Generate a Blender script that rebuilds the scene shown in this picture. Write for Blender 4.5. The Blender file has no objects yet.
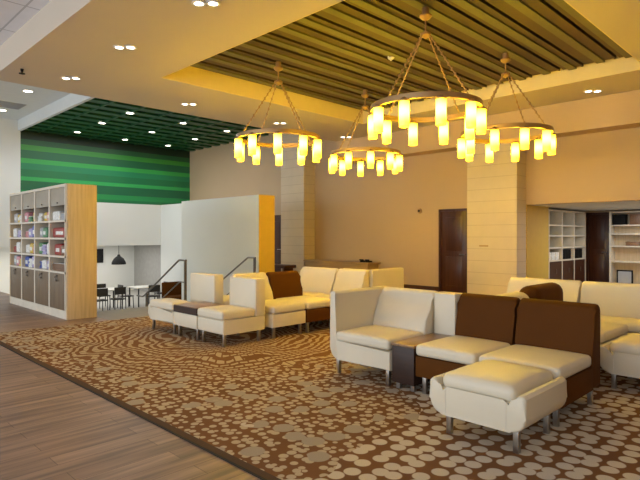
import bpy, bmesh, math, random
from mathutils import Vector, Matrix
random.seed(7)
PI = math.pi
scene = bpy.context.scene
COL = scene.collection

# ------------------------------------------------------------------ materials
def _new(name):
    m = bpy.data.materials.new(name); m.use_nodes = True
    nt = m.node_tree; b = nt.nodes['Principled BSDF']
    return m, nt, b
def mat(name, col, rough=.5, metal=0, var=.06, scale=6, bump=0, bscale=60, spec=.5):
    m, nt, b = _new(name)
    b.inputs['Roughness'].default_value = rough
    b.inputs['Metallic'].default_value = metal
    b.inputs['Specular IOR Level'].default_value = spec
    tc = nt.nodes.new('ShaderNodeTexCoord')
    n = nt.nodes.new('ShaderNodeTexNoise'); n.inputs['Scale'].default_value = scale
    n.inputs['Detail'].default_value = 3
    nt.links.new(tc.outputs['Object'], n.inputs['Vector'])
    r = nt.nodes.new('ShaderNodeValToRGB')
    r.color_ramp.elements[0].position = .3; r.color_ramp.elements[1].position = .7
    r.color_ramp.elements[0].color = [c*(1-var) for c in col]+[1]
    r.color_ramp.elements[1].color = [min(1, c*(1+var)) for c in col]+[1]
    nt.links.new(n.outputs['Fac'], r.inputs['Fac'])
    nt.links.new(r.outputs['Color'], b.inputs['Base Color'])
    if bump:
        n2 = nt.nodes.new('ShaderNodeTexNoise'); n2.inputs['Scale'].default_value = bscale
        nt.links.new(tc.outputs['Object'], n2.inputs['Vector'])
        bp = nt.nodes.new('ShaderNodeBump'); bp.inputs['Strength'].default_value = bump
        bp.inputs['Distance'].default_value = .01
        nt.links.new(n2.outputs['Fac'], bp.inputs['Height'])
        nt.links.new(bp.outputs['Normal'], b.inputs['Normal'])
    return m
def wood(name, c1, c2, rough=.4, axis='Z', scale=6):
    m, nt, b = _new(name)
    b.inputs['Roughness'].default_value = rough
    tc = nt.nodes.new('ShaderNodeTexCoord'); mp = nt.nodes.new('ShaderNodeMapping')
    s = [scale*4]*3; s['XYZ'.index(axis)] = scale*.25
    mp.inputs['Scale'].default_value = s
    n = nt.nodes.new('ShaderNodeTexNoise'); n.inputs['Scale'].default_value = 1; n.inputs['Detail'].default_value = 5
    r = nt.nodes.new('ShaderNodeValToRGB')
    r.color_ramp.elements[0].position = .3; r.color_ramp.elements[1].position = .7
    r.color_ramp.elements[0].color = (*c1, 1); r.color_ramp.elements[1].color = (*c2, 1)
    L = nt.links.new
    L(tc.outputs['Object'], mp.inputs['Vector']); L(mp.outputs['Vector'], n.inputs['Vector'])
    L(n.outputs['Fac'], r.inputs['Fac']); L(r.outputs['Color'], b.inputs['Base Color'])
    return m
def emit(name, col, s):
    m, nt, b = _new(name)
    b.inputs['Base Color'].default_value = (*col, 1)
    b.inputs['Emission Color'].default_value = (*col, 1)
    b.inputs['Emission Strength'].default_value = s
    return m

def math_node(nt, op, a, b=None, c=None):
    n = nt.nodes.new('ShaderNodeMath'); n.operation = op
    for i, v in enumerate((a, b, c)):
        if v is None: continue
        if isinstance(v, (int, float)): n.inputs[i].default_value = v
        else: nt.links.new(v, n.inputs[i])
    return n.outputs[0]
def mixc(nt, fac, a, b):
    n = nt.nodes.new('ShaderNodeMix'); n.data_type = 'RGBA'
    if isinstance(fac, (int, float)): n.inputs[0].default_value = fac
    else: nt.links.new(fac, n.inputs[0])
    for i, v in ((6, a), (7, b)):
        if isinstance(v, tuple): n.inputs[i].default_value = (*v, 1)
        else: nt.links.new(v, n.inputs[i])
    return n.outputs[2]

def carpet_mat():
    m, nt, b = _new('patterned_carpet')
    b.inputs['Roughness'].default_value = .95; b.inputs['Specular IOR Level'].default_value = .1
    M = lambda op, a, b_=None, c=None: math_node(nt, op, a, b_, c)
    tc = nt.nodes.new('ShaderNodeTexCoord'); sep = nt.nodes.new('ShaderNodeSeparateXYZ')
    nt.links.new(tc.outputs['Object'], sep.inputs[0])
    X, Y = sep.outputs[0], sep.outputs[1]
    def vor(scale, rnd, feat='F1'):
        v = nt.nodes.new('ShaderNodeTexVoronoi'); v.voronoi_dimensions = '2D'; v.feature = feat
        v.inputs['Scale'].default_value = scale; v.inputs['Randomness'].default_value = rnd
        nt.links.new(tc.outputs['Object'], v.inputs['Vector']); return v
    def noise(scale, det=2):
        v = nt.nodes.new('ShaderNodeTexNoise'); v.noise_dimensions = '2D'
        v.inputs['Scale'].default_value = scale; v.inputs['Detail'].default_value = det
        nt.links.new(tc.outputs['Object'], v.inputs['Vector']); return v.outputs['Fac']
    def ramp(v, lo, hi):
        n = nt.nodes.new('ShaderNodeMapRange'); n.inputs['From Min'].default_value = lo
        n.inputs['From Max'].default_value = hi; nt.links.new(v, n.inputs['Value']); return n.outputs[0]
    big = vor(7.6, .42); small = vor(12.5, .8); blob = vor(5, .9)
    dbig = M('SUBTRACT', 1, ramp(big.outputs['Distance'], .39, .45))
    sepc = nt.nodes.new('ShaderNodeSeparateColor'); nt.links.new(small.outputs['Color'], sepc.inputs[0])
    rad = M('MULTIPLY_ADD', sepc.outputs[0], .22, .2)
    dsm = M('SUBTRACT', 1, ramp(M('SUBTRACT', small.outputs['Distance'], rad), 0, .07))
    sepb = nt.nodes.new('ShaderNodeSeparateColor'); nt.links.new(blob.outputs['Color'], sepb.inputs[0])
    dblob = M('MULTIPLY', M('SUBTRACT', 1, ramp(blob.outputs['Distance'], .40, .45)), ramp(sepb.outputs[1], .64, .66))
    # concentric rows of short dashes
    def rings(cx, cy, R, step):
        dx = M('SUBTRACT', X, cx); dy = M('SUBTRACT', Y, cy)
        r = M('SQRT', M('ADD', M('MULTIPLY', dx, dx), M('MULTIPLY', dy, dy)))
        r = M('ADD', r, M('MULTIPLY', noise(1.1, 1), .9)); r = M('ADD', r, M('MULTIPLY', noise(5, 1), .09))
        rr = M('DIVIDE', r, step); fr = M('FRACT', rr); ri = M('FLOOR', rr)
        ang = M('ARCTAN2', dy, dx)
        k = M('MULTIPLY', M('MULTIPLY', ang, M('ADD', ri, .5)), step/.14)
        fa = M('FRACT', M('ADD', k, M('MULTIPLY', ri, .37)))
        a = M('LESS_THAN', M('ABSOLUTE', M('SUBTRACT', fr, .5)), .24)
        c = M('LESS_THAN', M('ABSOLUTE', M('SUBTRACT', fa, .5)), .40)
        return M('MULTIPLY', a, c), M('LESS_THAN', M('ADD', r, M('MULTIPLY', noise(4, 2), .8)), R)
    r1, m1 = rings(4.6, 6.6, 3.0, .115)
    wob = noise(.9, 1)
    near = M('GREATER_THAN', M('ADD', wob, M('MULTIPLY', M('SUBTRACT', 2.35, M('SUBTRACT', Y, M('MULTIPLY', X, .12))), .35)), .5)
    fine = ramp(noise(220, 2), .2, .8)
    base = mixc(nt, noise(1.3, 3), (.15, .065, .024), (.24, .115, .05))
    beige = (.53, .43, .30); grey = (.40, .34, .27)
    c_mid = mixc(nt, dsm, base, beige)
    c_mid = mixc(nt, dblob, c_mid, grey)
    c_near = mixc(nt, dbig, base, (.62, .54, .43))
    c = mixc(nt, near, c_mid, c_near)
    cr = mixc(nt, r1, base, (.48, .38, .25)); c = mixc(nt, m1, c, cr)
    border = M('LESS_THAN', X, 2.14)
    c = mixc(nt, border, c, (.10, .062, .042))
    c = mixc(nt, M('MULTIPLY', fine, .28), c, (.07, .035, .015))
    nt.links.new(c, b.inputs['Base Color'])
    bp = nt.nodes.new('ShaderNodeBump'); bp.inputs['Strength'].default_value = .5; bp.inputs['Distance'].default_value = .004
    nt.links.new(fine, bp.inputs['Height']); nt.links.new(bp.outputs['Normal'], b.inputs['Normal'])
    return m
def plank_mat():
    m, nt, b = _new('plank_floor')
    b.inputs['Roughness'].default_value = .45
    M = lambda op, a, b_=None, c=None: math_node(nt, op, a, b_, c)
    tc = nt.nodes.new('ShaderNodeTexCoord')
    br = nt.nodes.new('ShaderNodeTexBrick')
    br.inputs['Scale'].default_value = 1; br.inputs['Brick Width'].default_value = 1.25
    br.inputs['Row Height'].default_value = .16; br.inputs['Mortar Size'].default_value = .0018
    br.inputs['Color1'].default_value = (.29, .195, .145, 1); br.inputs['Color2'].default_value = (.185, .12, .09, 1)
    br.inputs['Mortar'].default_value = (.04, .025, .018, 1); br.inputs['Bias'].default_value = -.1
    nt.links.new(tc.outputs['Object'], br.inputs['Vector'])
    mp = nt.nodes.new('ShaderNodeMapping'); mp.inputs['Scale'].default_value = (1.2, 16, 1)
    nt.links.new(tc.outputs['Object'], mp.inputs['Vector'])
    n = nt.nodes.new('ShaderNodeTexNoise'); n.inputs['Scale'].default_value = 1; n.inputs['Detail'].default_value = 5
    nt.links.new(mp.outputs[0], n.inputs['Vector'])
    r = nt.nodes.new('ShaderNodeValToRGB'); r.color_ramp.elements[0].position = .35; r.color_ramp.elements[1].position = .7
    r.color_ramp.elements[0].color = (.6, .6, .6, 1); r.color_ramp.elements[1].color = (1.35, 1.3, 1.25, 1)
    nt.links.new(n.outputs['Fac'], r.inputs['Fac'])
    mx = nt.nodes.new('ShaderNodeMix'); mx.data_type = 'RGBA'; mx.blend_type = 'MULTIPLY'; mx.inputs[0].default_value = 1
    nt.links.new(br.outputs['Color'], mx.inputs[6]); nt.links.new(r.outputs['Color'], mx.inputs[7])
    nt.links.new(mx.outputs[2], b.inputs['Base Color'])
    return m
def grid_mat(name, col, line, sx, sy, lw, rough=.8, comps=(0, 1)):
    """flat sheet divided by a grid of joints"""
    m, nt, b = _new(name); b.inputs['Roughness'].default_value = rough
    M = lambda op, a, b_=None, c=None: math_node(nt, op, a, b_, c)
    tc = nt.nodes.new('ShaderNodeTexCoord'); sep = nt.nodes.new('ShaderNodeSeparateXYZ')
    nt.links.new(tc.outputs['Object'], sep.inputs[0])
    masks = []
    for k, s in zip(comps, (sx, sy)):
        if not s: continue
        f = M('FRACT', M('DIVIDE', M('ADD', sep.outputs[k], 100.03), s))
        masks.append(M('LESS_THAN', f, lw/s))
    f = masks[0] if len(masks) == 1 else M('MAXIMUM', masks[0], masks[1])
    n = nt.nodes.new('ShaderNodeTexNoise'); n.inputs['Scale'].default_value = 4
    nt.links.new(tc.outputs['Object'], n.inputs['Vector'])
    base = mixc(nt, n.outputs['Fac'], tuple(c*.93 for c in col), tuple(min(1, c*1.05) for c in col))
    nt.links.new(mixc(nt, f, base, line), b.inputs['Base Color'])
    return m
def stripe_mat(name, cols, period):
    """horizontal painted bands of uneven height"""
    m, nt, b = _new(name); b.inputs['Roughness'].default_value = .45
    M = lambda op, a, b_=None, c=None: math_node(nt, op, a, b_, c)
    tc = nt.nodes.new('ShaderNodeTexCoord'); sep = nt.nodes.new('ShaderNodeSeparateXYZ')
    nt.links.new(tc.outputs['Object'], sep.inputs[0])
    f = M('DIVIDE', M('SUBTRACT', sep.outputs[2], 2.8), period)
    r = nt.nodes.new('ShaderNodeValToRGB'); r.color_ramp.interpolation = 'CONSTANT'
    e = r.color_ramp.elements
    e[0].position = 0; e[0].color = (*cols[0][1], 1)
    e[1].position = cols[1][0]; e[1].color = (*cols[1][1], 1)
    for p, c in cols[2:]:
        x = e.new(p); x.color = (*c, 1)
    nt.links.new(f, r.inputs['Fac']); nt.links.new(r.outputs['Color'], b.inputs['Base Color'])
    return m

CREAM = mat('cream_vinyl', (.70, .63, .49), .45, var=.025, scale=3, bump=.12, bscale=140)
BROWN = mat('brown_vinyl', (.095, .031, .003), .7, spec=.12, var=.05, scale=3, bump=.12, bscale=140)
TOPWOOD = wood('reflecting_brown_wood', (.20, .11, .055), (.30, .17, .09), .3, 'X')  # table tops, lightened so the colour carries their reflection
DARKWOOD = wood('dark_wood', (.022, .008, .004), (.04, .015, .007), .5, 'Y')
STEEL = mat('brushed_steel', (.45, .43, .40), .3, 1)
BEIGEWALL = mat('beige_wall_paint', (.56, .40, .245), .75, var=.03, scale=.7)
SOFFIT = mat('warm_white_ceiling_paint', (.60, .51, .41), .85, var=.02, scale=.7)
WHITEWALL = mat('white_wall_paint', (.74, .74, .70), .7, var=.02, scale=.7)
PARTW = mat('partition_paint', (.82, .84, .78), .6, var=.02, scale=.7)
TRAYTRIM = mat('tray_edge_paint', (.74, .60, .34), .8, var=.02)
TILE = grid_mat('ceiling_tile', (.86, .86, .90), (.55, .55, .58), .61, 1.22, .03)
PLAIN = mat('white_ceiling_paint', (.72, .74, .73), .8, var=.02)
LANDING = mat('grey_landing_tile', (.20, .185, .165), .55, var=.08)
PLANKS = plank_mat()
CARPET = carpet_mat()
CLAD = grid_mat('stone_cladding', (.66, .55, .41), (.50, .39, .27), 0, .29, .012, .6, comps=(0, 2))
BROWNSLAT = mat('brown_slat', (.085, .052, .028), .6)
OLIVE = mat('olive_slat', (.15, .135, .06), .6)
BLACKGAP = mat('black_gap', (.012, .008, .005), .8)
GREENCEIL = mat('dark_green_panel', (.006, .035, .012), .45)
GREENSLAT = mat('green_slat', (.008, .075, .022), .45)
GREENWALL = stripe_mat('green_stripe_paint', [(0, (.015, .17, .06)), (.05, (.02, .26, .075)), (.13, (.012, .13, .055)), (.27, (.03, .36, .09)),
    (.33, (.012, .17, .06)), (.44, (.015, .22, .09)), (.53, (.035, .36, .07)), (.60, (.012, .13, .05)), (.72, (.04, .27, .035)), (.80, (.015, .1, .03)), (.88, (.006, .025, .01))], 2.4)
OAK = wood('light_oak', (.52, .39, .24), (.66, .51, .33), .5, 'Z')
YELLOWPANEL = mat('yellow_panel', (.66, .44, .07), .6, var=.03)  # saturated yellow on the partition end and alcove jamb
SHELFCREAM = mat('cream_laminate', (.70, .62, .50), .5)
DOORBROWN = wood('taupe_door', (.15, .10, .058), (.21, .145, .085), .5, 'Z')
GREYPANEL = mat('grey_flap', (.36, .31, .24), .4)
DARKBACK = mat('shadow_brown_board', (.10, .062, .035), .6)  # cabinet back, darkened to stand in for shadow in the compartments
REDWOOD = wood('red_brown_wood', (.045, .013, .006), (.075, .024, .011), .35, 'Z')
BRONZE = mat('aged_bronze', (.42, .27, .13), .38, .7)
BLACK = mat('black_metal', (.006, .006, .006), .7, spec=.2)
WHITETABLE = mat('white_table', (.8, .76, .68), .35)
TVBLACK = mat('black_screen', (.01, .01, .012), .15)
CHAIRBLACK = mat('black_chair', (.02, .018, .016), .45)
GLASSY = mat('pale_shelf_back', (.55, .62, .58), .3)
WOODDESK = wood('desk_wood', (.34, .21, .08), (.45, .29, .12), .45, 'Y')
PLASTER = mat('white_plastic', (.8, .78, .72), .4)
LENS = emit('downlight_lens', (1, .93, .80), 9)
GREYVENT = mat('vent_grey', (.38, .38, .39), .6)
CHROME = mat('satin_chrome', (.24, .22, .20), .3, 1)
# frosted glass, brightest round the bulb
def glass_mat():
    m, nt, b = _new('lit_frosted_glass')
    b.inputs['Base Color'].default_value = (.9, .75, .4, 1); b.inputs['Roughness'].default_value = .4
    tc = nt.nodes.new('ShaderNodeTexCoord'); sep = nt.nodes.new('ShaderNodeSeparateXYZ')
    nt.links.new(tc.outputs['Object'], sep.inputs[0])
    d = math_node(nt, 'ABSOLUTE', math_node(nt, 'ADD', sep.outputs[2], .19))
    mr = nt.nodes.new('ShaderNodeMapRange'); mr.interpolation_type = 'SMOOTHSTEP'
    mr.inputs['From Min'].default_value = .0; mr.inputs['From Max'].default_value = .15
    mr.inputs['To Min'].default_value = 62; mr.inputs['To Max'].default_value = 3
    nt.links.new(d, mr.inputs['Value'])
    b.inputs['Emission Color'].default_value = (1, .65, .014, 1)
    nt.links.new(mr.outputs[0], b.inputs['Emission Strength'])
    return m
LAMPGLASS = glass_mat()

# ------------------------------------------------------------------ mesh builder
class MB:
    def __init__(s): s.bm = bmesh.new()
    def box(s, x0, x1, y0, y1, z0, z1, bev=0, seg=2):
        vs = [s.bm.verts.new((x, y, z)) for x in (x0, x1) for y in (y0, y1) for z in (z0, z1)]
        f = [(0,1,3,2),(4,6,7,5),(0,4,5,1),(2,3,7,6),(0,2,6,4),(1,5,7,3)]
        fs = [s.bm.faces.new([vs[i] for i in q]) for q in f]
        if bev:
            es = list({e for q in fs for e in q.edges})
            bmesh.ops.bevel(s.bm, geom=es, offset=bev, segments=seg, affect='EDGES', profile=.5)
        return s
    def rbox(s, lo, hi, r, puff=0, mid=8, sag=0):
        """soft rounded box with a crowned top"""
        def ticks(a, b):
            t = [a + r*k for k in (0, .25, .6, 1)]
            m = [a+r+(b-a-2*r)*k/mid for k in range(1, mid)]
            return t + m + [b-r*k for k in (1, .6, .25, 0)]
        T = [ticks(lo[i], hi[i]) if hi[i]-lo[i] > 2.2*r else [lo[i]+(hi[i]-lo[i])*k/6 for k in range(7)] for i in range(3)]
        cache = {}
        def P(i, j, k):
            key = (i, j, k)
            if key in cache: return cache[key]
            p = [T[0][i], T[1][j], T[2][k]]
            c = [min(max(p[a], lo[a]+r), hi[a]-r) if hi[a]-lo[a] > 2*r else (lo[a]+hi[a])/2 for a in range(3)]
            d = Vector(p)-Vector(c)
            q = Vector(c)+d.normalized()*r if d.length > 1e-6 and sum(abs(x) > 1e-6 for x in d) > 1 else Vector(p)
            if puff:
                u = (q.x-lo[0])/(hi[0]-lo[0])*2-1; v = (q.y-lo[1])/(hi[1]-lo[1])*2-1
                w = (q.z-lo[2])/(hi[2]-lo[2])
                q.z += puff*max(0, 1-u**4)*max(0, 1-v**4)*max(0, w)
            cache[key] = s.bm.verts.new(q); return cache[key]
        nx, ny, nz = (len(t)-1 for t in T)
        F = s.bm.faces.new
        for i in range(nx):
            for j in range(ny):
                F((P(i,j,0), P(i,j+1,0), P(i+1,j+1,0), P(i+1,j,0)))
                F((P(i,j,nz), P(i+1,j,nz), P(i+1,j+1,nz), P(i,j+1,nz)))
        for i in range(nx):
            for k in range(nz):
                F((P(i,0,k), P(i+1,0,k), P(i+1,0,k+1), P(i,0,k+1)))
                F((P(i,ny,k), P(i,ny,k+1), P(i+1,ny,k+1), P(i+1,ny,k)))
        for j in range(ny):
            for k in range(nz):
                F((P(0,j,k), P(0,j,k+1), P(0,j+1,k+1), P(0,j+1,k)))
                F((P(nx,j,k), P(nx,j+1,k), P(nx,j+1,k+1), P(nx,j,k+1)))
        return s
    def cyl(s, p0, p1, r0, r1=None, seg=16, cap=True):
        r1 = r0 if r1 is None else r1
        p0, p1 = Vector(p0), Vector(p1); d = (p1-p0).normalized()
        a = d.orthogonal().normalized(); b = d.cross(a)
        A = [s.bm.verts.new(p0+(a*math.cos(2*PI*i/seg)+b*math.sin(2*PI*i/seg))*r0) for i in range(seg)]
        B = [s.bm.verts.new(p1+(a*math.cos(2*PI*i/seg)+b*math.sin(2*PI*i/seg))*r1) for i in range(seg)]
        for i in range(seg): s.bm.faces.new((A[i], A[(i+1)%seg], B[(i+1)%seg], B[i]))
        if cap: s.bm.faces.new(A[::-1]); s.bm.faces.new(B)
        return s
    def lathe(s, c, prof, seg=24):
        c = Vector(c); rings = []
        for r, z in prof:
            if r < 1e-5: rings.append([s.bm.verts.new(c+Vector((0, 0, z)))])
            else: rings.append([s.bm.verts.new(c+Vector((r*math.cos(2*PI*i/seg), r*math.sin(2*PI*i/seg), z))) for i in range(seg)])
        for A, B in zip(rings, rings[1:]):
            for i in range(seg):
                j = (i+1) % seg
                q = ([A[0]] if len(A) == 1 else [A[i], A[j]]) + ([B[0]] if len(B) == 1 else [B[j], B[i]])
                if len(q) > 2: s.bm.faces.new(q)
        return s
    def ring(s, c, R, w, h, seg=64):
        """flat band: square section swept round a circle"""
        c = Vector(c); V = []
        for i in range(seg):
            a = 2*PI*i/seg; d = Vector((math.cos(a), math.sin(a), 0))
            V.append([s.bm.verts.new(c+d*(R+x)+Vector((0, 0, z))) for x, z in ((-w/2,-h/2),(w/2,-h/2),(w/2,h/2),(-w/2,h/2))])
        for i in range(seg):
            A, B = V[i], V[(i+1) % seg]
            for k in range(4): s.bm.faces.new((A[k], B[k], B[(k+1)%4], A[(k+1)%4]))
        return s
    def prism(s, pts, axis, a0, a1, bev=0, seg=2):
        def mk(p, a):
            return {'x': (a, p[0], p[1]), 'y': (p[0], a, p[1]), 'z': (p[0], p[1], a)}[axis]
        A = [s.bm.verts.new(mk(p, a0)) for p in pts]; B = [s.bm.verts.new(mk(p, a1)) for p in pts]
        n = len(pts)
        f0 = s.bm.faces.new(A); f1 = s.bm.faces.new(B[::-1])
        fs = [f0, f1]
        for i in range(n): fs.append(s.bm.faces.new((A[i], B[i], B[(i+1)%n], A[(i+1)%n])))
        if bev:
            es = list({e for f in (f0, f1) for e in f.edges})
            bmesh.ops.bevel(s.bm, geom=es, offset=bev, segments=seg, affect='EDGES', profile=.5)
        return s
    def tube(s, pts, r, seg=10):
        pts = [Vector(p) for p in pts]; R = []
        for i, p in enumerate(pts):
            d = ((pts[min(i+1, len(pts)-1)]-p).normalized()+(p-pts[max(i-1, 0)]).normalized()).normalized()
            a = d.cross(Vector((.13, .21, 1))).normalized()
            b = d.cross(a)
            R.append([s.bm.verts.new(p+(a*math.cos(2*PI*k/seg)+b*math.sin(2*PI*k/seg))*r) for k in range(seg)])
        for A, B in zip(R, R[1:]):
            for k in range(seg): s.bm.faces.new((A[k], A[(k+1)%seg], B[(k+1)%seg], B[k]))
        s.bm.faces.new(R[0][::-1]); s.bm.faces.new(R[-1])
        return s
    def build(s, name, m, parent=None, angle=38, loc=None):
        bm = s.bm
        bmesh.ops.recalc_face_normals(bm, faces=bm.faces)
        for f in bm.faces: f.smooth = True
        for e in bm.edges:
            if len(e.link_faces) == 2: e.smooth = e.calc_face_angle(0) < math.radians(angle)
        me = bpy.data.meshes.new(name); bm.to_mesh(me); bm.free()
        me.materials.append(m)
        o = bpy.data.objects.new(name, me); COL.objects.link(o)
        if loc: o.location = loc
        if parent: o.parent = parent
        return o
def tag(o, label=None, cat=None, group=None, kind=None):
    if label: o['label'] = label
    if cat: o['category'] = cat
    if group: o['group'] = group
    if kind: o['kind'] = kind
    return o
def thing(name, label, cat, loc=(0,0,0), rz=0, group=None):
    o = bpy.data.objects.new(name, None); COL.objects.link(o); o.empty_display_size = .1
    o.location = loc; o.rotation_euler = (0, 0, rz)
    return tag(o, label, cat, group)
def struct(name, mb, m, parent=None):
    o = mb.build(name, m, parent)
    if parent is None: o['kind'] = 'structure'
    return o
def bx(*a, bev=0): return MB().box(*a, bev=bev)
def kids(o): return [c for c in COL.objects if c.parent == o]
def copy_tree(o, parent=None):
    c = o.copy(); COL.objects.link(c); c.parent = parent
    for ch in kids(o): copy_tree(ch, c)
    return c
def dup(o, label, loc, rz=0, group=None):
    c = copy_tree(o); c.location = loc; c.rotation_euler = (0, 0, rz); c['label'] = label
    if group: c['group'] = group
    return c

F = 532.; HZ = 236.; EYE = 1.5; S = math.sqrt(.5)

# ------------------------------------------------------------------ setting
TX0, TX1, TY0, TY1 = 4.86, 10.59, 2.51, 9.02          # ceiling tray opening
CZ = 4.42
# floors
struct('floor', MB().box(-8, 2.06, -8, 9.3, -.2, 0).box(-8, 4.05, 9.3, 26, -.2, 0), PLANKS)
struct('floor_carpet', MB().box(2.075, 17.2, -8, 9.3, -.2, .006).box(8.62, 12.55, 9.3, 14.6, -.2, .006), CARPET)
struct('trim_1', bx(2.06, 2.075, -8, 9.3, -.2, .009), BLACKGAP)
struct('floor_landing', MB().box(4.05, 8.6, 9.3, 10.6, -.2, .002), LANDING)
struct('floor_lower', bx(4.05, 12.5, 10.6, 26, -1.3, -1.2), mat('pale_lower_floor', (.42, .40, .36), .4))
# stairs down
st = MB()
for k in range(6):
    st.box(4.07, 8.58, 10.6+.28*k, 10.6+.28*(k+1), -1.2, -.171*(k+1))
struct('stairs', st, LANDING)
struct('wall_stairwell', MB().box(3.95, 4.05, 10.6, 26, -1.3, -.2), WHITEWALL)
# main dropped ceiling round the tray
c = MB()
c.box(2.66, TX0, -8, 11.3, CZ, 5.75); c.box(TX1, 12.6, -8, 11.3, CZ, 5.75)
c.box(TX0, TX1, TY1, 11.3, CZ, 5.75); c.box(TX0, TX1, -8, TY0, CZ, 5.75)
struct('ceiling', c, SOFFIT)
struct('ceiling_tiles', bx(-8, 2.66, -8, 11.3, 4.87, 5.0), TILE)
struct('ceiling_far', bx(-8, 5.75, 11.3, 20.7, 5.55, 5.7), PLAIN)
# tray lining and slats
t = MB()
for a in ((TX0, TX0+.02, TY0, TY1), (TX1-.02, TX1, TY0, TY1), (TX0, TX1, TY0, TY0+.02), (TX0, TX1, TY1-.02, TY1)):
    t.box(*a, CZ+.002, 4.85)
struct('trim_2', t, TRAYTRIM)
struct('trim_3', bx(TX0, TX1, TY0, TY1, 4.80, 4.86), BLACKGAP)
brn, olv = MB(), MB()
y = TY0+.06; pitch = .405; k = 0
while y+.42 < TY1-.02:
    pitch = (.40, .57)[k % 2]; w = pitch-.035
    x1 = TX1-.10-(.05 if k % 2 else 0)
    brn.box(TX0+.05, x1, y, y+w, 4.68, 4.72)
    brn.box(TX0+.05, x1, y, y+.03, 4.66, 4.72)
    olv.box(TX0+.05, x1+.03, y+w*.36, y+w*.36+.14, 4.655, 4.68)
    y += pitch; k += 1
struct('trim_4', brn, BROWNSLAT); struct('trim_5', olv, OLIVE)
# green zone
struct('ceiling_green', bx(5.75, 12.6, 11.3, 20.7, 5.26, 5.4), GREENCEIL)
g = MB(); y = 11.45
while y < 20.5:
    g.box(5.78, 12.5, y, y+.30, 5.20, 5.262); y += .62
x = 6.3
while x < 12.3:
    g.box(x, x+.06, 11.35, 20.55, 5.185, 5.262); x += .9
struct('trim_6', g, GREENSLAT)
struct('trim_7', bx(5.68, 5.78, 11.3, 20.6, 5.18, 5.56), PLAIN)
struct('wall_green', bx(5.76, 12.6, 20.6, 20.75, 2.8, 5.3), GREENWALL)
struct('wall_bulkhead', MB().box(-8, 5.76, 20.6, 20.75, 2.8, 5.6).box(4.05, 12.6, 20.58, 20.73, 1.12, 2.8), WHITEWALL)
struct('wall_alcove_back', MB().box(4.05, 12.6, 25.5, 25.65, -1.3, 1.2).box(-8, 4.05, 24, 24.15, 0, 2.9), WHITEWALL)
struct('ceiling_lower', MB().box(4.05, 12.6, 20.7, 25.6, 1.12, 1.25).box(-8, 4.05, 20.7, 24.1, 2.8, 2.9), PLAIN)
struct('wall_return', MB().box(11.1, 12.45, 18.3, 20.58, -1.2, 2.8), WHITEWALL)
struct('wall_dining_side', bx(12.3, 12.45, 20.75, 25.5, -1.2, 1.12), mat('shaded_wall_paint', (.36, .35, .33), .7))  # side wall in shade, the greying is put into its colour
struct('wall_divider', bx(3.9, 4.06, 20.7, 25.6, -.2, 2.85), WHITEWALL)
# back wall with openings: doors drawn on it, alcove opening y 1..5.52
w = MB()
w.box(12.5, 12.7, 5.52, 7.02, 0, CZ+.1); w.box(12.5, 12.7, 7.02, 7.92, 2.22, CZ+.1); w.box(12.5, 12.7, 7.92, 20.7, 0, 5.4)
w.box(12.5, 12.7, .8, 5.52, 2.25, CZ+.1); w.box(12.5, 12.7, -8, .8, 0, CZ+.1)
w.box(12.5, 12.7, 5.52, 7.92, 4.4, 5.4)
w.box(12.5, 12.7, 10.6, 20.7, -1.3, 0)
struct('wall_back', w, BEIGEWALL)
struct('trim_8', bx(12.0, 12.5, -8, 11.28, 3.76, CZ), BEIGEWALL)
# cladded columns
for n, (y0, y1) in enumerate(((5.52, 6.8), (12.75, 13.9))):
    top = 3.76 if n == 0 else 5.25
    struct('column' if n == 0 else 'column.001', bx(12.0, 12.5, y0, y1, 0.0, top), CLAD)
struct('baseboard_back', MB().box(12.47, 12.5, 6.8, 7.0, 0.006, .12).box(12.47, 12.5, 7.94, 12.75, 0.006, .12).box(12.47, 12.5, -8, .8, 0.006, .12), REDWOOD)
# partition by the stairs
struct('wall_partition', bx(8.6, 9.12, 10.84, 14.65, -1.2, 2.57), PARTW)
struct('trim_9', bx(8.6, 9.12, 10.82, 10.84, 0.006, 2.57), YELLOWPANEL)
struct('trim_10', MB().box(12.7, 13.86, 5.53, 5.55, 0.006, 2.25).box(12.505, 12.7, 5.505, 5.52, .006, 2.25), YELLOWPANEL)
# rest of the room
struct('wall_left', MB().box(-8.2, -8, -8, 26, 0, .5).box(-8.2, -8, -8, 26, 3.9, 5.7).box(-8.2, -8, -8, -6.5, .5, 3.9)
       .box(-8.2, -8, 22, 26, .5, 3.9), WHITEWALL)
struct('wall_front', bx(-8.2, 17.3, -8.2, -8, 0, 5.0), BEIGEWALL)
fr = MB(); yy = -6.5
while yy <= 22.01:
    fr.box(-8.15, -8.05, yy-.04, yy+.04, .5, 3.9); yy += 2.85
fr.box(-8.15, -8.05, -6.5, 22, 2.6, 2.68)
wf = struct('window_1', fr, PLASTER)
# bookcase alcove
struct('wall_alcove', MB().box(12.7, 13.86, 5.55, 5.7, 0, 2.3).box(12.7, 17.3, 6.15, 6.3, 0, 2.3).box(17.12, 17.3, .6, 6.3, 0, 2.3).box(12.7, 17.3, .6, .8, 0, 2.3), BEIGEWALL)
struct('ceiling_alcove', bx(12.7, 17.3, .6, 6.3, 2.25, 2.4), PLAIN)

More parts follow.
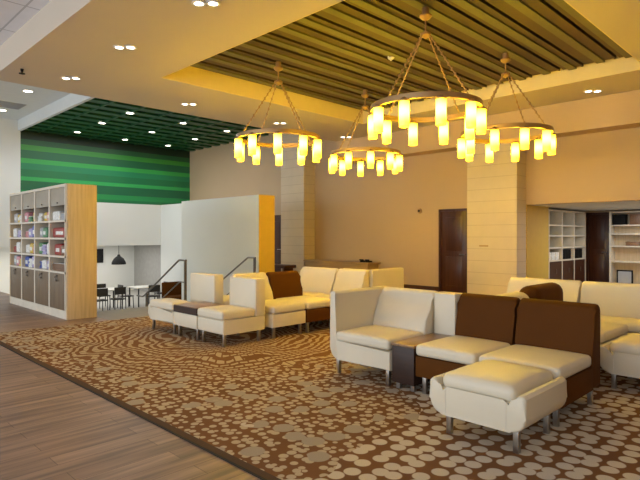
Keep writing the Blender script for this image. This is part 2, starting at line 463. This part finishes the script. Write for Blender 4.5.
# doors
def door(name, y0, y1, ztop, x=12.5):
    d = MB().box(x-.01, x+.05, y0+.06, y1-.06, .01, ztop-.06, bev=.004).build(name, REDWOOD)
    d['kind'] = 'structure'
    f = MB().box(x-.04, x+.06, y0, y0+.06, .006, ztop).box(x-.04, x+.06, y1-.06, y1, .006, ztop).box(x-.04, x+.06, y0, y1, ztop-.06, ztop)
    f.build('door_frame', REDWOOD, d)
    p = MB()
    for (a, b_) in ((.18, .95), (1.1, ztop-.22)):
        p.box(x-.022, x-.008, y0+.2, y1-.2, a, b_, bev=.006)
    p.build('door_panel', REDWOOD, d)
    MB().cyl((x-.01, y0+.14, 1.02), (x-.07, y0+.14, 1.02), .012).cyl((x-.065, y0+.13, 1.02), (x-.065, y0+.26, 1.02), .010).build('door_handle', STEEL, d)
door('door_1', 7.02, 7.92, 2.22)
door('door_2', 14.35, 15.35, 2.25)
door('door_3', 4.98, 5.68, 2.2, x=17.1)

# ------------------------------------------------------------------ seating modules
# local frame: front edge on x=0, back at x=d, width along y 0..w, z up
LEGH, BASE0, BASE1, CUSH = .17, .17, .365, .475
def legs(root, d, w, inset=.07):
    for x in (inset, d-inset):
        for y_ in (inset, w-inset):
            MB().box(x-.02, x+.02, y_-.02, y_+.02, 0, LEGH+.02, bev=.003).build('leg', STEEL, root)
def back_prof(d, thick, top, lean=.10, z0=BASE0):
    """side outline of a backrest: foot, leaning front, rolled top"""
    f0 = d-thick; pts = [(d, z0), (f0, z0), (f0, CUSH+.02)]
    r = min(thick-lean, .16)/2
    cx, cz = d-r, top-r
    pts += [(f0+lean*.25, CUSH+.12), (f0+lean*.65, CUSH+.24), (d-2*r, top-r-.03)]
    for k in range(1, 8):
        a = PI-PI*k/8
        pts.append((cx+r*math.cos(a), cz+r*math.sin(a)))
    pts.append((d, cz))
    return pts
def u_prof(w, left, right, armtop, zb=BASE0, zt=BASE1, t=.085, R=.12):
    """front outline of the shell seen from the front (y,z): base with arms that sweep up at either end"""
    pts = []
    if left:   # y = 0 end
        for k in range(7):
            a = -PI/2-(PI/2)*k/6
            pts.append((R+R*math.cos(a), zb+R+R*math.sin(a)))
        pts += [(0, armtop-.02), (.02, armtop), (t-.02, armtop), (t, armtop-.025)]
        if armtop-zt > .2: pts += [(t, zt+.03), (t+.02, zt)]
        else: pts += [(t+.02, armtop-.06), (t+.05, zt+.01), (t+.08, zt)]
    else: pts += [(0, zb), (0, zt)]
    if right:
        if armtop-zt > .2: pts += [(w-t-.02, zt), (w-t, zt+.03)]
        else: pts += [(w-t-.08, zt), (w-t-.05, zt+.01), (w-t-.02, armtop-.06)]
        pts += [(w-t, armtop-.025), (w-t+.02, armtop), (w-.02, armtop), (w, armtop-.02)]
        for k in range(7):
            a = 0-(PI/2)*k/6
            pts.append((w-R+R*math.cos(a), zb+R+R*math.sin(a)))
    else: pts += [(w, zt), (w, zb)]
    return pts
def seat_module(name, label, loc, rz, d=.93, w=.65, back='cream', base='cream', thick=.22, lean=.10, arm_hi=False, arm_lo=False, top=.90, dome=False, group=None, cat='seat'):
    root = thing(name, label, cat, loc, rz, group)
    bm_, kk = (BROWN if base == 'brown' else CREAM), (BROWN if back == 'brown' else CREAM)
    g_ = .004
    armtop = top
    MB().prism(u_prof(w-2*g_, arm_lo, arm_hi, armtop), 'x', .0, d-.02 if (arm_lo or arm_hi) else d-thick+.02, bev=.012).build('base_shell', bm_, root, loc=(0, g_, 0))
    y0 = .095 if arm_lo else .008; y1 = w-.095 if arm_hi else w-.008
    cd = d-thick-.005
    MB().rbox((-.012, y0, BASE1+.004), (cd, y1, CUSH), .035, puff=.018).build('seat_cushion', CREAM, root)
    if dome:
        MB().rbox((d-.26, y0, BASE0), (d, y1, top), .125, mid=10).build('backrest', kk, root)
    elif back:
        MB().prism(back_prof(d, thick, top, lean), 'y', y0, y1, bev=.025, seg=3).build('backrest', kk, root)
    legs(root, d-.02, w)
    return root
def ottoman(name, label, loc, rz, d=.72, w=.68):
    root = thing(name, label, 'ottoman', loc, rz)
    MB().prism(u_prof(w, True, True, BASE1+.065, t=.07, R=.11), 'x', 0, d, bev=.02, seg=3).build('base_shell', CREAM, root)
    MB().rbox((.02, .085, BASE1-.01), (d-.02, w-.085, CUSH-.005), .05, puff=.03).build('seat_cushion', CREAM, root)
    # a seam on each corner of the front
    for q in (.135, w-.139): MB().box(-.003, .002, q, q+.004, BASE0+.02, BASE1).build('seam', SHELFCREAM, root)
    legs(root, d, w, .11)
    return root
FG = 'front sectional sofa modules'
seat_module('corner_seat', 'cream sofa module with a high side arm at the left end of the front row', (4.18, 3.21, 0), 0, w=.82, thick=.32, lean=.14, arm_hi=True, cat='sofa')
r = thing('table_module', 'narrow dark wood table block between the cream corner seat and the brown-backed seats', 'table', (4.2, 2.935, 0))
MB().box(.0, .72, .006, .264, .07, .43, bev=.006).build('table_body', DARKWOOD, r)
MB().box(-.01, .725, .001, .269, .43, .455, bev=.004).build('table_top', TOPWOOD, r)
MB().box(.74, .93, .004, .266, .17, .89, bev=.02).build('back_panel', CREAM, r)
for a in ((.06, .05), (.66, .05), (.06, .22), (.66, .22)):
    MB().box(a[0]-.02, a[0]+.02, a[1]-.02, a[1]+.02, 0, .175).build('leg', STEEL, r)
seat_module('brown_backed_seat', 'cream seat with brown backrest right of the small dark table, without an ottoman in front', (4.2, 2.295, 0), 0, w=.635, back='brown', base='brown', thick=.22, lean=.07, cat='sofa')
seat_module('brown_backed_seat', 'cream seat with brown backrest at the near right end, ottoman pushed against it', (4.2, 1.575, 0), 0, w=.71, back='brown', base='brown', thick=.22, lean=.07, cat='sofa')
ottoman('ottoman', 'large cream ottoman with upswept sides in the foreground, in front of the brown backrests', (3.445, 1.525, 0), 0, d=.73, w=.745)
# right-hand group
seat_module('corner_seat', 'far right cream seat with rolled back, behind the rounded brown backrest', (6.95, 2.56, 0), 0, d=.65, w=1.0, thick=.3, lean=.16, cat='sofa')
seat_module('cream_seat', 'cream seat with straight back running out of the right edge of the photo', (6.95, 1.3, 0), 0, d=.65, w=1.25, thick=.2, lean=.04, cat='sofa')
seat_module('cream_seat', 'cream backed seat just behind the front brown backrests', (5.98, 1.9, 0), PI/2, d=.9, w=.74, thick=.3, lean=.2, top=.87, dome=True, cat='sofa')
seat_module('brown_backed_seat', 'rounded brown backrest peeking over the front row, beside the far cream seat', (6.90, 1.84, 0), PI/2, d=.95, w=.9, back='brown', thick=.3, lean=.2, top=.92, dome=True, cat='sofa')
ottoman('ottoman', 'cream ottoman cut off by the right edge, beyond the brown backrests', (5.62, 1.02, 0), 0, d=.75, w=.74)
# left-hand group
def a_seat(label, loc, w, d=.73, slab=True, arm=(False, False), name='cream_seat'):
    root = thing(name, label, 'sofa', loc)
    dd = d if slab else d
    R = 0
    MB().prism(u_prof(w-.008, arm[0], arm[1], BASE1+.05, t=.06, R=.09), 'x', 0, dd, bev=.03, seg=3).build('base_shell', CREAM, root)
    MB().rbox((-.01, .07 if arm[0] else .008, BASE1-.0), (dd-.185, w-(.07 if arm[1] else .008), CUSH+.005), .035, puff=.018).build('seat_cushion', CREAM, root)
    if slab: MB().box(dd-.18, dd, .0, w, .365, .895, bev=.022).build('backrest', CREAM, root)
    legs(root, dd, w)
    return root
a_seat('cream seat with square back slab at the near end of the left group', (4.1, 5.93, 0), .64, arm=(False, False))
r = thing('table_module', 'dark table inset on cream base between the left group cream seats', 'table', (4.1, 6.58, 0))
MB().box(0, .53, .002, .638, BASE0, BASE1, bev=.012).build('base_shell', CREAM, r)
MB().box(0.0, .53, .004, .636, BASE1+.003, CUSH-.012).build('table_body', DARKWOOD, r)
MB().box(0.004, .53, .006, .634, CUSH-.012, CUSH, bev=.004).build('table_top', TOPWOOD, r)
legs(r, .53, .64)
a_seat('backless cream seat at the far left end of the left group', (4.1, 7.23, 0), .80, slab=False, d=.53, arm=(False, True))
r = a_seat('cream seat facing away, its square back behind the inset dark table', (5.38, 7.66, 0), .70)
r.rotation_euler = (0, 0, PI)
seat_module('cream_seat', 'cream seat with rolled back left of the rear brown backrest', (5.6, 5.9, 0), PI/2, d=1.05, w=.66, thick=.3, lean=.18, cat='sofa')
seat_module('brown_backed_seat', 'cream seat with brown backrest and brown base in the left group', (6.30, 5.9, 0), PI/2, d=1.05, w=.68, back='brown', base='brown', thick=.25, lean=.08, cat='sofa')
seat_module('cream_seat', 'cream seat with tall rolled back beside the left group brown backrest', (6.34, 6.5, 0), 0, d=.68, w=.92, thick=.26, lean=.15, top=.92, cat='sofa')
seat_module('cream_seat', 'cream seat with tall back at the near right of the left group', (6.34, 5.82, 0), 0, d=.68, w=.66, thick=.26, lean=.15, top=.92, cat='sofa')
seat_module('corner_seat', 'cream seat facing the back wall with its high side panel towards the camera', (7.98, 6.52, 0), PI, d=.93, w=.72, thick=.25, lean=.15, arm_hi=True, top=.92, cat='sofa')

# ------------------------------------------------------------------ chandeliers
def chandelier(label, loc):
    root = thing('chandelier', label, 'chandelier', loc, 0, 'ring chandeliers under the slatted ceiling')
    R = .73; zr = 3.25-4.53
    MB().lathe((0, 0, 0), [(0, .10), (.05, .10), (.05, 0), (.085, 0), (.085, -.02), (.06, -.05), (.02, -.07), (0, -.07)]).build('canopy', BRONZE, root)
    MB().cyl((0, 0, -.06), (0, 0, -.24), .012).lathe((0, 0, -.28), [(0, .07), (.035, .05), (.075, .03), (.075, .0), (.03, -.03), (0, -.05)]).build('hub', BRONZE, root)
    for a in (-.14, PI/2-.14, PI-.14, 1.5*PI-.14):
        p0 = Vector((.06*math.cos(a), .06*math.sin(a), -.27)); p1 = Vector((R*math.cos(a), R*math.sin(a), zr+.02))
        rod = MB().cyl(p0, p1, .008, seg=8)
        for k in range(1, 12):
            q = p0.lerp(p1, k/12); rod.cyl(q-Vector((0, 0, .022)), q+Vector((0, 0, .022)), .015, seg=8)
        rod.build('chain', BRONZE, root)
    MB().ring((0, 0, zr), R, .05, .07).build('ring', BRONZE, root)
    for i in range(10):
        a = 2*PI*(i+.35)/10
        c_ = (R*math.cos(a), R*math.sin(a), zr)
        lamp = MB().lathe((0, 0, 0), [(.0, -.035), (.05, -.04), (.064, -.05), (.064, -.375), (.058, -.38), (.058, -.06), (0, -.055)], seg=20).build('lamp_glass', LAMPGLASS, root, loc=c_)
        MB().lathe((0, 0, 0), [(0, .0), (.02, 0), (.045, -.02), (.069, -.04), (.069, -.06), (.064, -.06), (0, -.04)], seg=16).build('socket_cup', BRONZE, lamp)
    return root
ch = chandelier('ring chandelier nearest the camera, largest, hanging in the middle', (6.19, 4.14, 4.53))
dup(ch, 'ring chandelier on the left, in front of the green ceiling edge', (6.24, 7.3, 4.53))
dup(ch, 'smallest ring chandelier, far back between the left and the largest one', (8.75, 7.38, 4.53))
dup(ch, 'ring chandelier on the right, in front of the cladded column', (8.7, 4.2, 4.53))

# ------------------------------------------------------------------ ceiling fittings
def px_to_z(px, py, z):
    Z = (z-EYE)*F/(HZ-py); u = (px-320)/F
    return S*(1+u)*Z, S*(1-u)*Z
def downlight(label, x, y_, z, e=60, col=(1, .74, .40), r=.085, group=None, size=1.9, twin=False):
    root = thing('downlight', label, 'ceiling light', (x, y_, z), 0, group)
    offs = (-.09, .09) if twin else (0,)
    rim = MB()
    for o_ in offs: rim.lathe((o_*.7, -o_*.7, 0), [(r, 0), (r+.03, 0), (r+.03, -.012), (r, -.012), (r, 0)])
    rim.build('rim', PLASTER, root)
    for o_ in offs:
        MB().lathe((o_*.7, -o_*.7, 0), [(0, -.006), (r, -.006), (r, -.001), (0, -.001)]).build('lens', LENS, root)
    if e:
        L = bpy.data.lights.new('downlight_lamp', 'SPOT'); L.energy = e*.65; L.color = col; L.spot_size = size; L.spot_blend = .9; L.shadow_soft_size = .08
        lo = bpy.data.objects.new('downlight_lamp', L); COL.objects.link(lo); lo.location = (x, y_, z-.05)
MG = 'downlights in the main ceiling'
for px, py, lab, e in ((206, 3, 'twin downlight at the top, nearest the camera', 110), (125, 47, 'twin downlight left of the slatted ceiling, second from the camera', 90),
                 (71, 78, 'twin downlight furthest left in the main ceiling', 90), (189, 104, 'twin downlight between the green ceiling and the slatted tray', 50),
                 (280, 123, 'twin downlight behind the left chandelier', 40), (346, 137, 'twin downlight above the smallest chandelier', 30), (593, 91, 'twin downlight on the far right by the back wall', 40)):
    x, y_ = px_to_z(px, py, CZ); downlight(lab, x, y_, CZ, e, twin=True, r=.06, group=MG)
rows = [(130, 113), (102, 123), (77.5, 132), (183, 123), (152, 132), (125, 139.5), (227, 131), (195, 139), (168, 145.5)]
pos = ['near left', 'middle left', 'far left', 'near middle', 'centre', 'far middle', 'near right', 'middle right', 'far right']
for (px, py), w_ in zip(rows, pos):
    x, y_ = px_to_z(px, py, 5.185); downlight('round downlight in the green ceiling, %s of the nine' % w_, x, y_, 5.185, 45, (1, .95, .85), r=.10, group='downlights in the green ceiling')
for px, py, lab in ((28, 91, 'downlight in the white ceiling left of the green panel'), (2, 110, 'downlight in the white ceiling at the left edge of the photo')):
    x, y_ = px_to_z(px, py, 5.55); downlight(lab, x, y_, 5.55, 120, (.9, .95, 1), r=.12)
v = thing('ceiling_vent', 'grey slotted air vent in the white ceiling at far left', 'vent', (4.35, 18.4, 5.55))
MB().box(-.85, .85, -.4, .4, -.02, 0).build('frame', GREYVENT, v)
sl = MB()
for k in range(8): sl.box(-.8, .8, -.36+.095*k, -.32+.095*k, -.035, -.018)
sl.build('louvre', GREYVENT, v)
x, y_ = px_to_z(22, 69, CZ)
v = thing('ceiling_sprinkler', 'small dark sprinkler head under the ceiling at far left', 'sprinkler', (x, y_, CZ))
MB().cyl((0, 0, .01), (0, 0, -.05), .03, .02).build('body', BLACK, v); MB().cyl((0, 0, -.05), (0, 0, -.075), .012).cyl((0, 0, -.075), (0, 0, -.085), .05).build('deflector', BLACK, v)
x, y_ = px_to_z(391, 58, 4.65)
v = thing('smoke_detector', 'small round white detector on the slatted ceiling', 'smoke detector', (x, y_, 4.68))
MB().lathe((0, 0, 0), [(0, 0), (.06, 0), (.06, -.03), (.04, -.055), (0, -.055)]).build('body', PLASTER, v)
MB().cyl((0, 0, -.055), (0, 0, -.075), .018).build('sensor', PLASTER, v)
v = thing('wall_sensor', 'small round sensor on the beige wall left of the dark door', 'sensor', (12.5, 8.55, 2.2), 0)
MB().cyl((0, 0, 0), (-.04, 0, 0), .07, .06).build('body', BRONZE, v); MB().cyl((-.04, 0, 0), (-.055, 0, 0), .03).build('lens', BLACK, v)
v = thing('wall_plate', 'small plate on the cladded column', 'plate', (12.0, 6.35, 1.26), 0)
MB().box(-.012, 0, -.12, .12, -.018, .018, bev=.003).build('plate', BRONZE, v)

# area lamps; the unseen hall and lounge ones are added fill
def area(name, loc, rot, sx, sy, e, col):
    L = bpy.data.lights.new(name, 'AREA'); L.shape = 'RECTANGLE'; L.size = sx; L.size_y = sy; L.energy = e; L.color = col
    o = bpy.data.objects.new(name, L); COL.objects.link(o); o.location = loc; o.rotation_euler = rot; return o
area('window_daylight', (-7.9, 9.0, 2.2), (0, -PI/2, 0), 3.2, 24, 1020, (.86, .94, 1))
area('hall_fill', (-2.5, -1.5, 4.8), (0, 0, 0), 4, 6, 120, (1, .96, .93))
area('lounge_fill', (5.5, -2.5, 4.35), (0, 0, 0), 5, 3, 35, (1, .84, .62))
area('stairwell_light', (8.0, 17.5, 5.15), (0, 0, 0), 4, 4, 170, (.95, .98, 1))
area('dining_light', (8.0, 23.0, 1.08), (0, 0, 0), 7, 3, 170, (1, .98, .94))
area('alcove_light', (14.9, 3.4, 2.22), (0, 0, 0), 2.5, 2, 75, (.92, .97, 1))
area('left_recess_light', (0, 22.4, 2.75), (0, 0, 0), 4, 2, 30, (1, .95, .85))

# ------------------------------------------------------------------ tall pigeonhole cabinet by the stairs
cab = thing('storage_cabinet', 'tall cream open-fronted cabinet with four bays of stuffed shelves beside the stairs', 'cabinet', (3.52, 9.95, 0))
CW, CD, CH = 3.38, .53, 2.44
MB().box(0, CD, -.05, 0, 0, CH, bev=.004).build('side_panel', OAK, cab)
MB().box(0, CD, CW, CW+.05, 0, CH, bev=.004).build('side_panel', OAK, cab)
MB().box(-.01, CD, 0, CW, CH-.05, CH).build('top', SHELFCREAM, cab)
MB().box(0, CD, 0, CW, .0, .15).build('plinth', SHELFCREAM, cab)
MB().box(CD-.02, CD, 0, CW, .15, CH-.05).build('back_panel', DARKBACK, cab)
bw = CW/4
for k in (1, 2, 3): MB().box(-.01, CD-.02, k*bw-.03, k*bw+.03, .15, CH-.05).build('divider', SHELFCREAM, cab)
MB().box(-.012, .02, 0, .04, .15, CH-.05).build('front_stile', SHELFCREAM, cab)
SHZ = (.85, 1.14, 1.47, 1.79)
for z in SHZ: MB().box(-.012, CD-.02, 0, CW, z-.035, z).build('shelf', SHELFCREAM, cab)
for k in range(4):
    y0, y1 = k*bw+.03, (k+1)*bw-.03
    d = MB().box(-.005, .015, y0+.005, y1-.005, .155, SHZ[0]-.04, bev=.003).build('door', DOORBROWN, cab)
    pts = [(-.03, (y0+y1)/2+.05*math.cos(a), .72+.05*math.sin(a)) for a in [2*PI*i/16 for i in range(17)]]
    MB().tube(pts, .008, 8).cyl((-.03, (y0+y1)/2, .77), (0, (y0+y1)/2, .77), .012).build('ring_pull', CHROME, d)
    f = MB().box(.0, .015, y0+.005, y1-.005, 2.06, CH-.055, bev=.003).build('flap', GREYPANEL, cab)
    MB().cyl((-.02, (y0+y1)/2, 2.11), (0, (y0+y1)/2, 2.11), .014).build('knob', CHROME, f)
cols = {'white': (.75, .74, .70), 'blue': (.06, .10, .35), 'yellow': (.62, .42, .06), 'pink': (.6, .25, .28), 'red': (.35, .05, .04),
        'lilac': (.38, .33, .55), 'brown': (.2, .1, .05), 'green': (.1, .25, .12), 'grey': (.4, .4, .42)}
cm = {k_: mat('packet_'+k_, v_, .4, var=.25, scale=30) for k_, v_ in cols.items()}
bayn = ['nearest', 'second', 'third', 'farthest']
tiern = ['bottom', 'second', 'third', 'top']
plan = [  # per tier, per bay
    [['brown'], ['lilac', 'white', 'blue'], ['lilac', 'white', 'blue'], ['yellow', 'pink', 'grey']],
    [['brown', 'red'], ['white', 'lilac', 'green'], ['pink', 'yellow', 'white'], ['yellow', 'white', 'red']],
    [['red'], ['white', 'green', 'grey'], ['blue', 'lilac', 'pink'], ['pink', 'lilac', 'white']],
    [['grey', 'white'], ['pink', 'yellow', 'white'], ['yellow', 'green', 'pink'], ['white', 'yellow', 'grey']]]
def packet(colr, label, loc, sx, sy, sz, kind, group):
    root = thing('packet' if kind == 'packet' else kind, label, 'packet' if kind == 'packet' else 'papers', loc, 0, group)
    if kind == 'packet':
        MB().rbox((0, 0, 0), (sx, sy, sz), min(.03, sz*.4), puff=.015, mid=3).build('body', cm[colr], root)
        MB().box(-.004, .0, sy*.25, sy*.75, sz*.3, sz*.65).build('paper_label', cm['white'], root)
    else:
        m1 = MB(); z = 0
        for i in range(6):
            j = random.uniform(-.012, .012)
            m1.box(j+.01, sx+j, .01-j, sy-.01-j, z, z+sz/6-.003); z += sz/6
        m1.build('sheets', cm[colr], root)
        MB().box(.01, sx-.01, .01, sy-.01, z-.002, z+.004).build('cover', cm['grey' if colr == 'white' else 'white'], root)
for ti, tier in enumerate(plan):
    for bi, bay in enumerate(tier):
        n = len(bay); span = bw-.09; wd = span/n
        for j, colr in enumerate(bay):
            kind = 'packet' if (ti+bi+j) % 3 else 'paper_stack'
            sz = random.uniform(.17, .235) if kind == 'packet' else random.uniform(.11, .19)
            where = ['near', 'middle', 'far'][j] if n == 3 else (['near', 'far'][j] if n == 2 else 'only')
            packet(colr, '%s %s, %s shelf, %s bay of tall cabinet, %s one' % (colr, 'packet' if kind == 'packet' else 'paper pile', tiern[ti], bayn[bi], where),
                   (3.52+.02+random.uniform(0, .05), 9.95+bi*bw+.04+j*wd+.005, SHZ[ti]+.001), .3, wd-.012, sz, kind, 'packets and papers in the tall cabinet')

# ------------------------------------------------------------------ stair rails
def rail(label, x):
    root = thing('handrail', label, 'handrail', (x, 10.9, 0))
    MB().tube([(0, -.28, .95), (0, 0, .95), (0, .04, .94), (0, 1.72, .0), (0, 1.80, -.03), (0, 2.1, -.03)], .022, 12).build('rail', CHROME, root)
    MB().box(-.022, .022, -.27, -.22, .004, .94).build('post', CHROME, root)
    MB().box(-.022, .022, 1.56, 1.61, -1.2, .06).build('post', CHROME, root)
    MB().tube([(0, -.22, .45), (0, 0, .45), (0, 1.56, -.42)], .014, 10).build('lower_rail', CHROME, root)
rail('steel stair handrail on the left, nearer the tall cabinet', 6.35)
rail('steel stair handrail along the white partition', 8.32)

# ------------------------------------------------------------------ lower dining area
LZ = -1.2
def table(label, x, y_, sx, sy):
    root = thing('dining_table', label, 'table', (x, y_, LZ), 0, 'dining tables on the lower level')
    MB().box(-sx/2, sx/2, -sy/2, sy/2, .72, .76, bev=.01).build('table_top', WHITETABLE, root)
    for a in (-1, 1):
        for b_ in (-1, 1): MB().cyl((a*(sx/2-.08), b_*(sy/2-.08), 0), (a*(sx/2-.08), b_*(sy/2-.08), .72), .025).build('leg', CHAIRBLACK, root)
table('longer white dining table seen beside the tall cabinet', 8.0, 19.3, 1.5, .9)
table('white dining table nearer the stair handrail', 9.7, 19.3, .95, .9)
def chair(label, x, y_, rz):
    root = thing('dining_chair', label, 'chair', (x, y_, LZ), rz, 'dark dining chairs on the lower level')
    MB().box(-.22, .22, -.22, .22, .43, .47, bev=.015).build('seat', CHAIRBLACK, root)
    MB().box(.19, .225, -.21, .21, .62, .88, bev=.012).build('backrest', CHAIRBLACK, root)
    for a in (-1, 1):
        MB().cyl((-.19, a*.19, .43), (-.21, a*.2, 0), .016).build('leg', CHAIRBLACK, root)
        MB().cyl((.2, a*.19, .86), (.23, a*.2, 0), .016).build('leg', CHAIRBLACK, root)
    return root
c0 = chair('dark dining chair at the front of the longer dining table, left one', 7.7, 18.6, -PI/2)
dup(c0, 'dark dining chair at the front of the longer dining table, right one', (8.35, 18.6, LZ), -PI/2)
dup(c0, 'dark dining chair at the front of the smaller dining table', (9.7, 18.55, LZ), -PI/2-.3)
dup(c0, 'dark dining chair behind the longer dining table, left one', (7.7, 20.0, LZ), PI/2)
dup(c0, 'dark dining chair behind the longer dining table, right one', (8.4, 20.0, LZ), PI/2)
dup(c0, 'dark dining chair between the two dining tables', (8.98, 19.3, LZ), PI)
dup(c0, 'dark dining chair at the right end of the smaller dining table', (10.45, 19.3, LZ), 0)
v = thing('pendant_lamp', 'black dome pendant lamp above the lower dining area', 'pendant lamp', (10.15, 22.5, 1.12))
MB().cyl((0, 0, 0), (0, 0, -.42), .012, seg=8).build('cord', BLACK, v)
MB().lathe((0, 0, -.85), [(.30, 0), (.29, .1), (.2, .26), (.07, .36), (.05, .43), (0, .43), (0, .41), (.03, .40), (.06, .34), (.19, .24), (.28, .09), (.295, 0), (.30, 0)]).build('shade', BLACK, v)
v = thing('television', 'black wall television beside the pendant lamp', 'television', (10.3, 25.5, .55))
MB().box(-.75, .42, -.06, -.01, -.33, .33, bev=.01).build('frame', BLACK, v)
MB().box(-.72, .39, -.066, -.06, -.30, .30).build('screen', TVBLACK, v)
v = thing('booth_bench', 'brown upholstered bench by the lower end of the stairs', 'bench', (10.9, 18.0, LZ))
MB().box(-.95, -.1, -.3, .3, .0, .45, bev=.03).build('seat', BROWN, v); MB().box(-.95, -.1, .3, .42, 0, .95, bev=.03).build('backrest', BROWN, v)

# desk along the back wall
v = thing('wall_desk', 'long light wood desk against the back wall behind the left seating group', 'desk', (11.9, 9.9, 0))
MB().box(-.02, .56, 0, 2.75, .68, .72, bev=.004).build('desk_top', WOODDESK, v)
MB().box(.0, .03, .05, 2.7, .48, .68).build('apron', WOODDESK, v)
for yy in (.08, 2.62):
    MB().box(.02, .54, yy, yy+.05, 0.006, .68).build('side_panel', WOODDESK, v)
for n, (dy, lab) in enumerate(((.12, 'small black gadget on the right end of the wall desk'), (.34, 'small black phone on the wall desk, left of the gadget'))):
    v = thing('desk_phone', lab, 'phone', (12.05, 9.9+dy, .72))
    MB().box(0, .16, 0, .13, 0, .05, bev=.01).build('body', BLACK, v)
    MB().box(-.01, .03, .0, .15, .05, .09, bev=.012).build('handset', BLACK, v)
v = thing('low_bench', 'low dark wood bench in front of the far cladded column', 'bench', (11.3, 12.9, 0))
MB().box(0, .5, 0, 1.6, .45, .55, bev=.01).build('seat', REDWOOD, v)
for yy in (.1, 1.42): MB().box(.05, .45, yy, yy+.08, .006, .45).build('leg', REDWOOD, v)

# ------------------------------------------------------------------ alcove bookcases
def bookcase(label, loc, rz, w, ncol, zs, depth=.35, bk=None):
    """local: front on y=0 facing -y, width along x"""
    root = thing('bookcase', label, 'bookcase', loc, rz)
    H = 2.2
    MB().box(0, w, depth-.02, depth, 0.006, H)  .build('back_panel', bk or OAK, root)
    MB().box(0, w, 0, depth-.02, H-.04, H).build('top', SHELFCREAM, root)
    MB().box(0, w, 0, depth-.02, 0.006, .08).build('plinth', SHELFCREAM, root)
    for k in range(ncol+1):
        x = k*(w-.05)/ncol
        MB().box(x, x+.05, -.01, depth-.02, .08, H-.04).build('upright', SHELFCREAM, root)
    for z in zs: MB().box(.05, w-.05, 0, depth-.02, z-.035, z).build('shelf', SHELFCREAM, root)
    return root
zsL = (.86, 1.2, 1.52, 1.8)
b1 = bookcase('three-bay cream bookcase with dark lower doors at the left of the alcove', (13.9, 5.55, 0), 0, 2.7, 3, zsL, bk=GLASSY)
for k in range(3):
    x = k*2.65/3
    d = MB().box(x+.055, x+.875, -.005, .015, .085, .82).build('door', GREYVENT if 0 else REDWOOD, b1)
    MB().cyl((x+.46, -.03, .5), (x+.46, -.03, .62), .01, seg=8).build('handle', CHROME, d)
zsR = (.78, 1.22, 1.57, 1.82)
b2 = bookcase('cream bookcase cut off by the right edge of the photo, in the alcove', (16.75, 4.95, 0), -PI/2, 3.6, 3, zsR)
def shelf_item(kind, label, loc, sx, sy, sz, m, group='things on the alcove bookcases'):
    root = thing(kind, label, kind.replace('_', ' '), loc, 0, group)
    if kind == 'storage_box':
        MB().box(0, sx, 0, sy, 0, sz-.03, bev=.006).build('body', m, root); MB().box(-.004, sx+.004, -.004, sy+.004, sz-.035, sz, bev=.004).build('lid', m, root)
    else:
        MB().box(0, sx, 0, sy, 0, sz, bev=.004).build('cover', m, root); MB().box(sx*.15, sx*.85, .004, sy-.002, .01, sz+.001).build('pages', cm['white'], root)
for k, z, nm in ((0, .86, 'left bay, fourth shelf down'), ):
    for j in range(3):
        shelf_item('storage_box', 'white storage box on the %s of the three-bay bookcase, %s' % (nm, ['left one', 'middle one', 'right one'][j]), (13.98+j*.26, 5.6, z+.001), .23, .22, .2, cm['white'])
for k in (1, 2):
    for j in range(6):
        shelf_item('binder', 'dark binder in the %s bay of the three-bay bookcase, %s' % (['', 'middle', 'right'][k], ['leftmost', 'second from left', 'third from left', 'fourth from left', 'fifth from left', 'rightmost'][j]),
                   (13.9+k*2.65/3+.08+j*.125, 5.6, .861), .11, .22, .27, BLACK)
for j, (yy, z, sz, lab, m) in enumerate(((4.55, 1.821, .3, 'dark box on the top shelf of the right bookcase, left one', BLACK), (4.1, 1.821, .3, 'red-brown box on the top shelf of the right bookcase', cm['brown']),
        (4.2, 1.221, .12, 'flat brown box on the third shelf of the right bookcase', cm['brown']))):
    shelf_item('storage_box', lab, (16.8, yy, z), .24, .34, sz, m)
v = thing('picture_frame', 'small dark framed picture low in the right bookcase', 'picture frame', (16.78, 4.35, .085))
MB().box(0, .02, 0, .42, 0, .45, bev=.004).build('frame', BLACK, v); MB().box(-.003, 0, .04, .38, .04, .41).build('picture', GREYVENT, v)

# window glimpse at the far left, below the bulkhead
v = MB().box(-1.5, 2.9, 23.93, 23.98, .5, 2.0).build('window_2', emit('daylit_pane', (.75, .85, .85), 1.1)); v['kind'] = 'structure'
MB().box(-1.55, 2.95, 23.9, 23.97, 1.22, 1.27).box(-1.55, -1.48, 23.9, 23.97, .45, 2.05).box(2.88, 2.95, 23.9, 23.97, .45, 2.05).box(.7, .76, 23.9, 23.97, .45, 2.05).build('window_frame', PLASTER, v)

# ------------------------------------------------------------------ world, camera
wld = bpy.data.worlds.new('World'); scene.world = wld; wld.use_nodes = True
wld.node_tree.nodes['Background'].inputs[0].default_value = (.8, .88, 1, 1)
wld.node_tree.nodes['Background'].inputs[1].default_value = .6
cam = bpy.data.cameras.new('camera'); co = bpy.data.objects.new('camera', cam); COL.objects.link(co)
co.location = (0, 0, EYE); co.rotation_euler = (PI/2, 0, -PI/4)
cam.sensor_width = 36; cam.lens = F/640*36; cam.shift_y = -4/640
cam.clip_end = 200
scene.camera = co
vs = scene.view_settings
vs.view_transform = 'Standard'; vs.look = 'None'; vs.gamma = 1; vs.use_curve_mapping = False; vs.exposure = 0
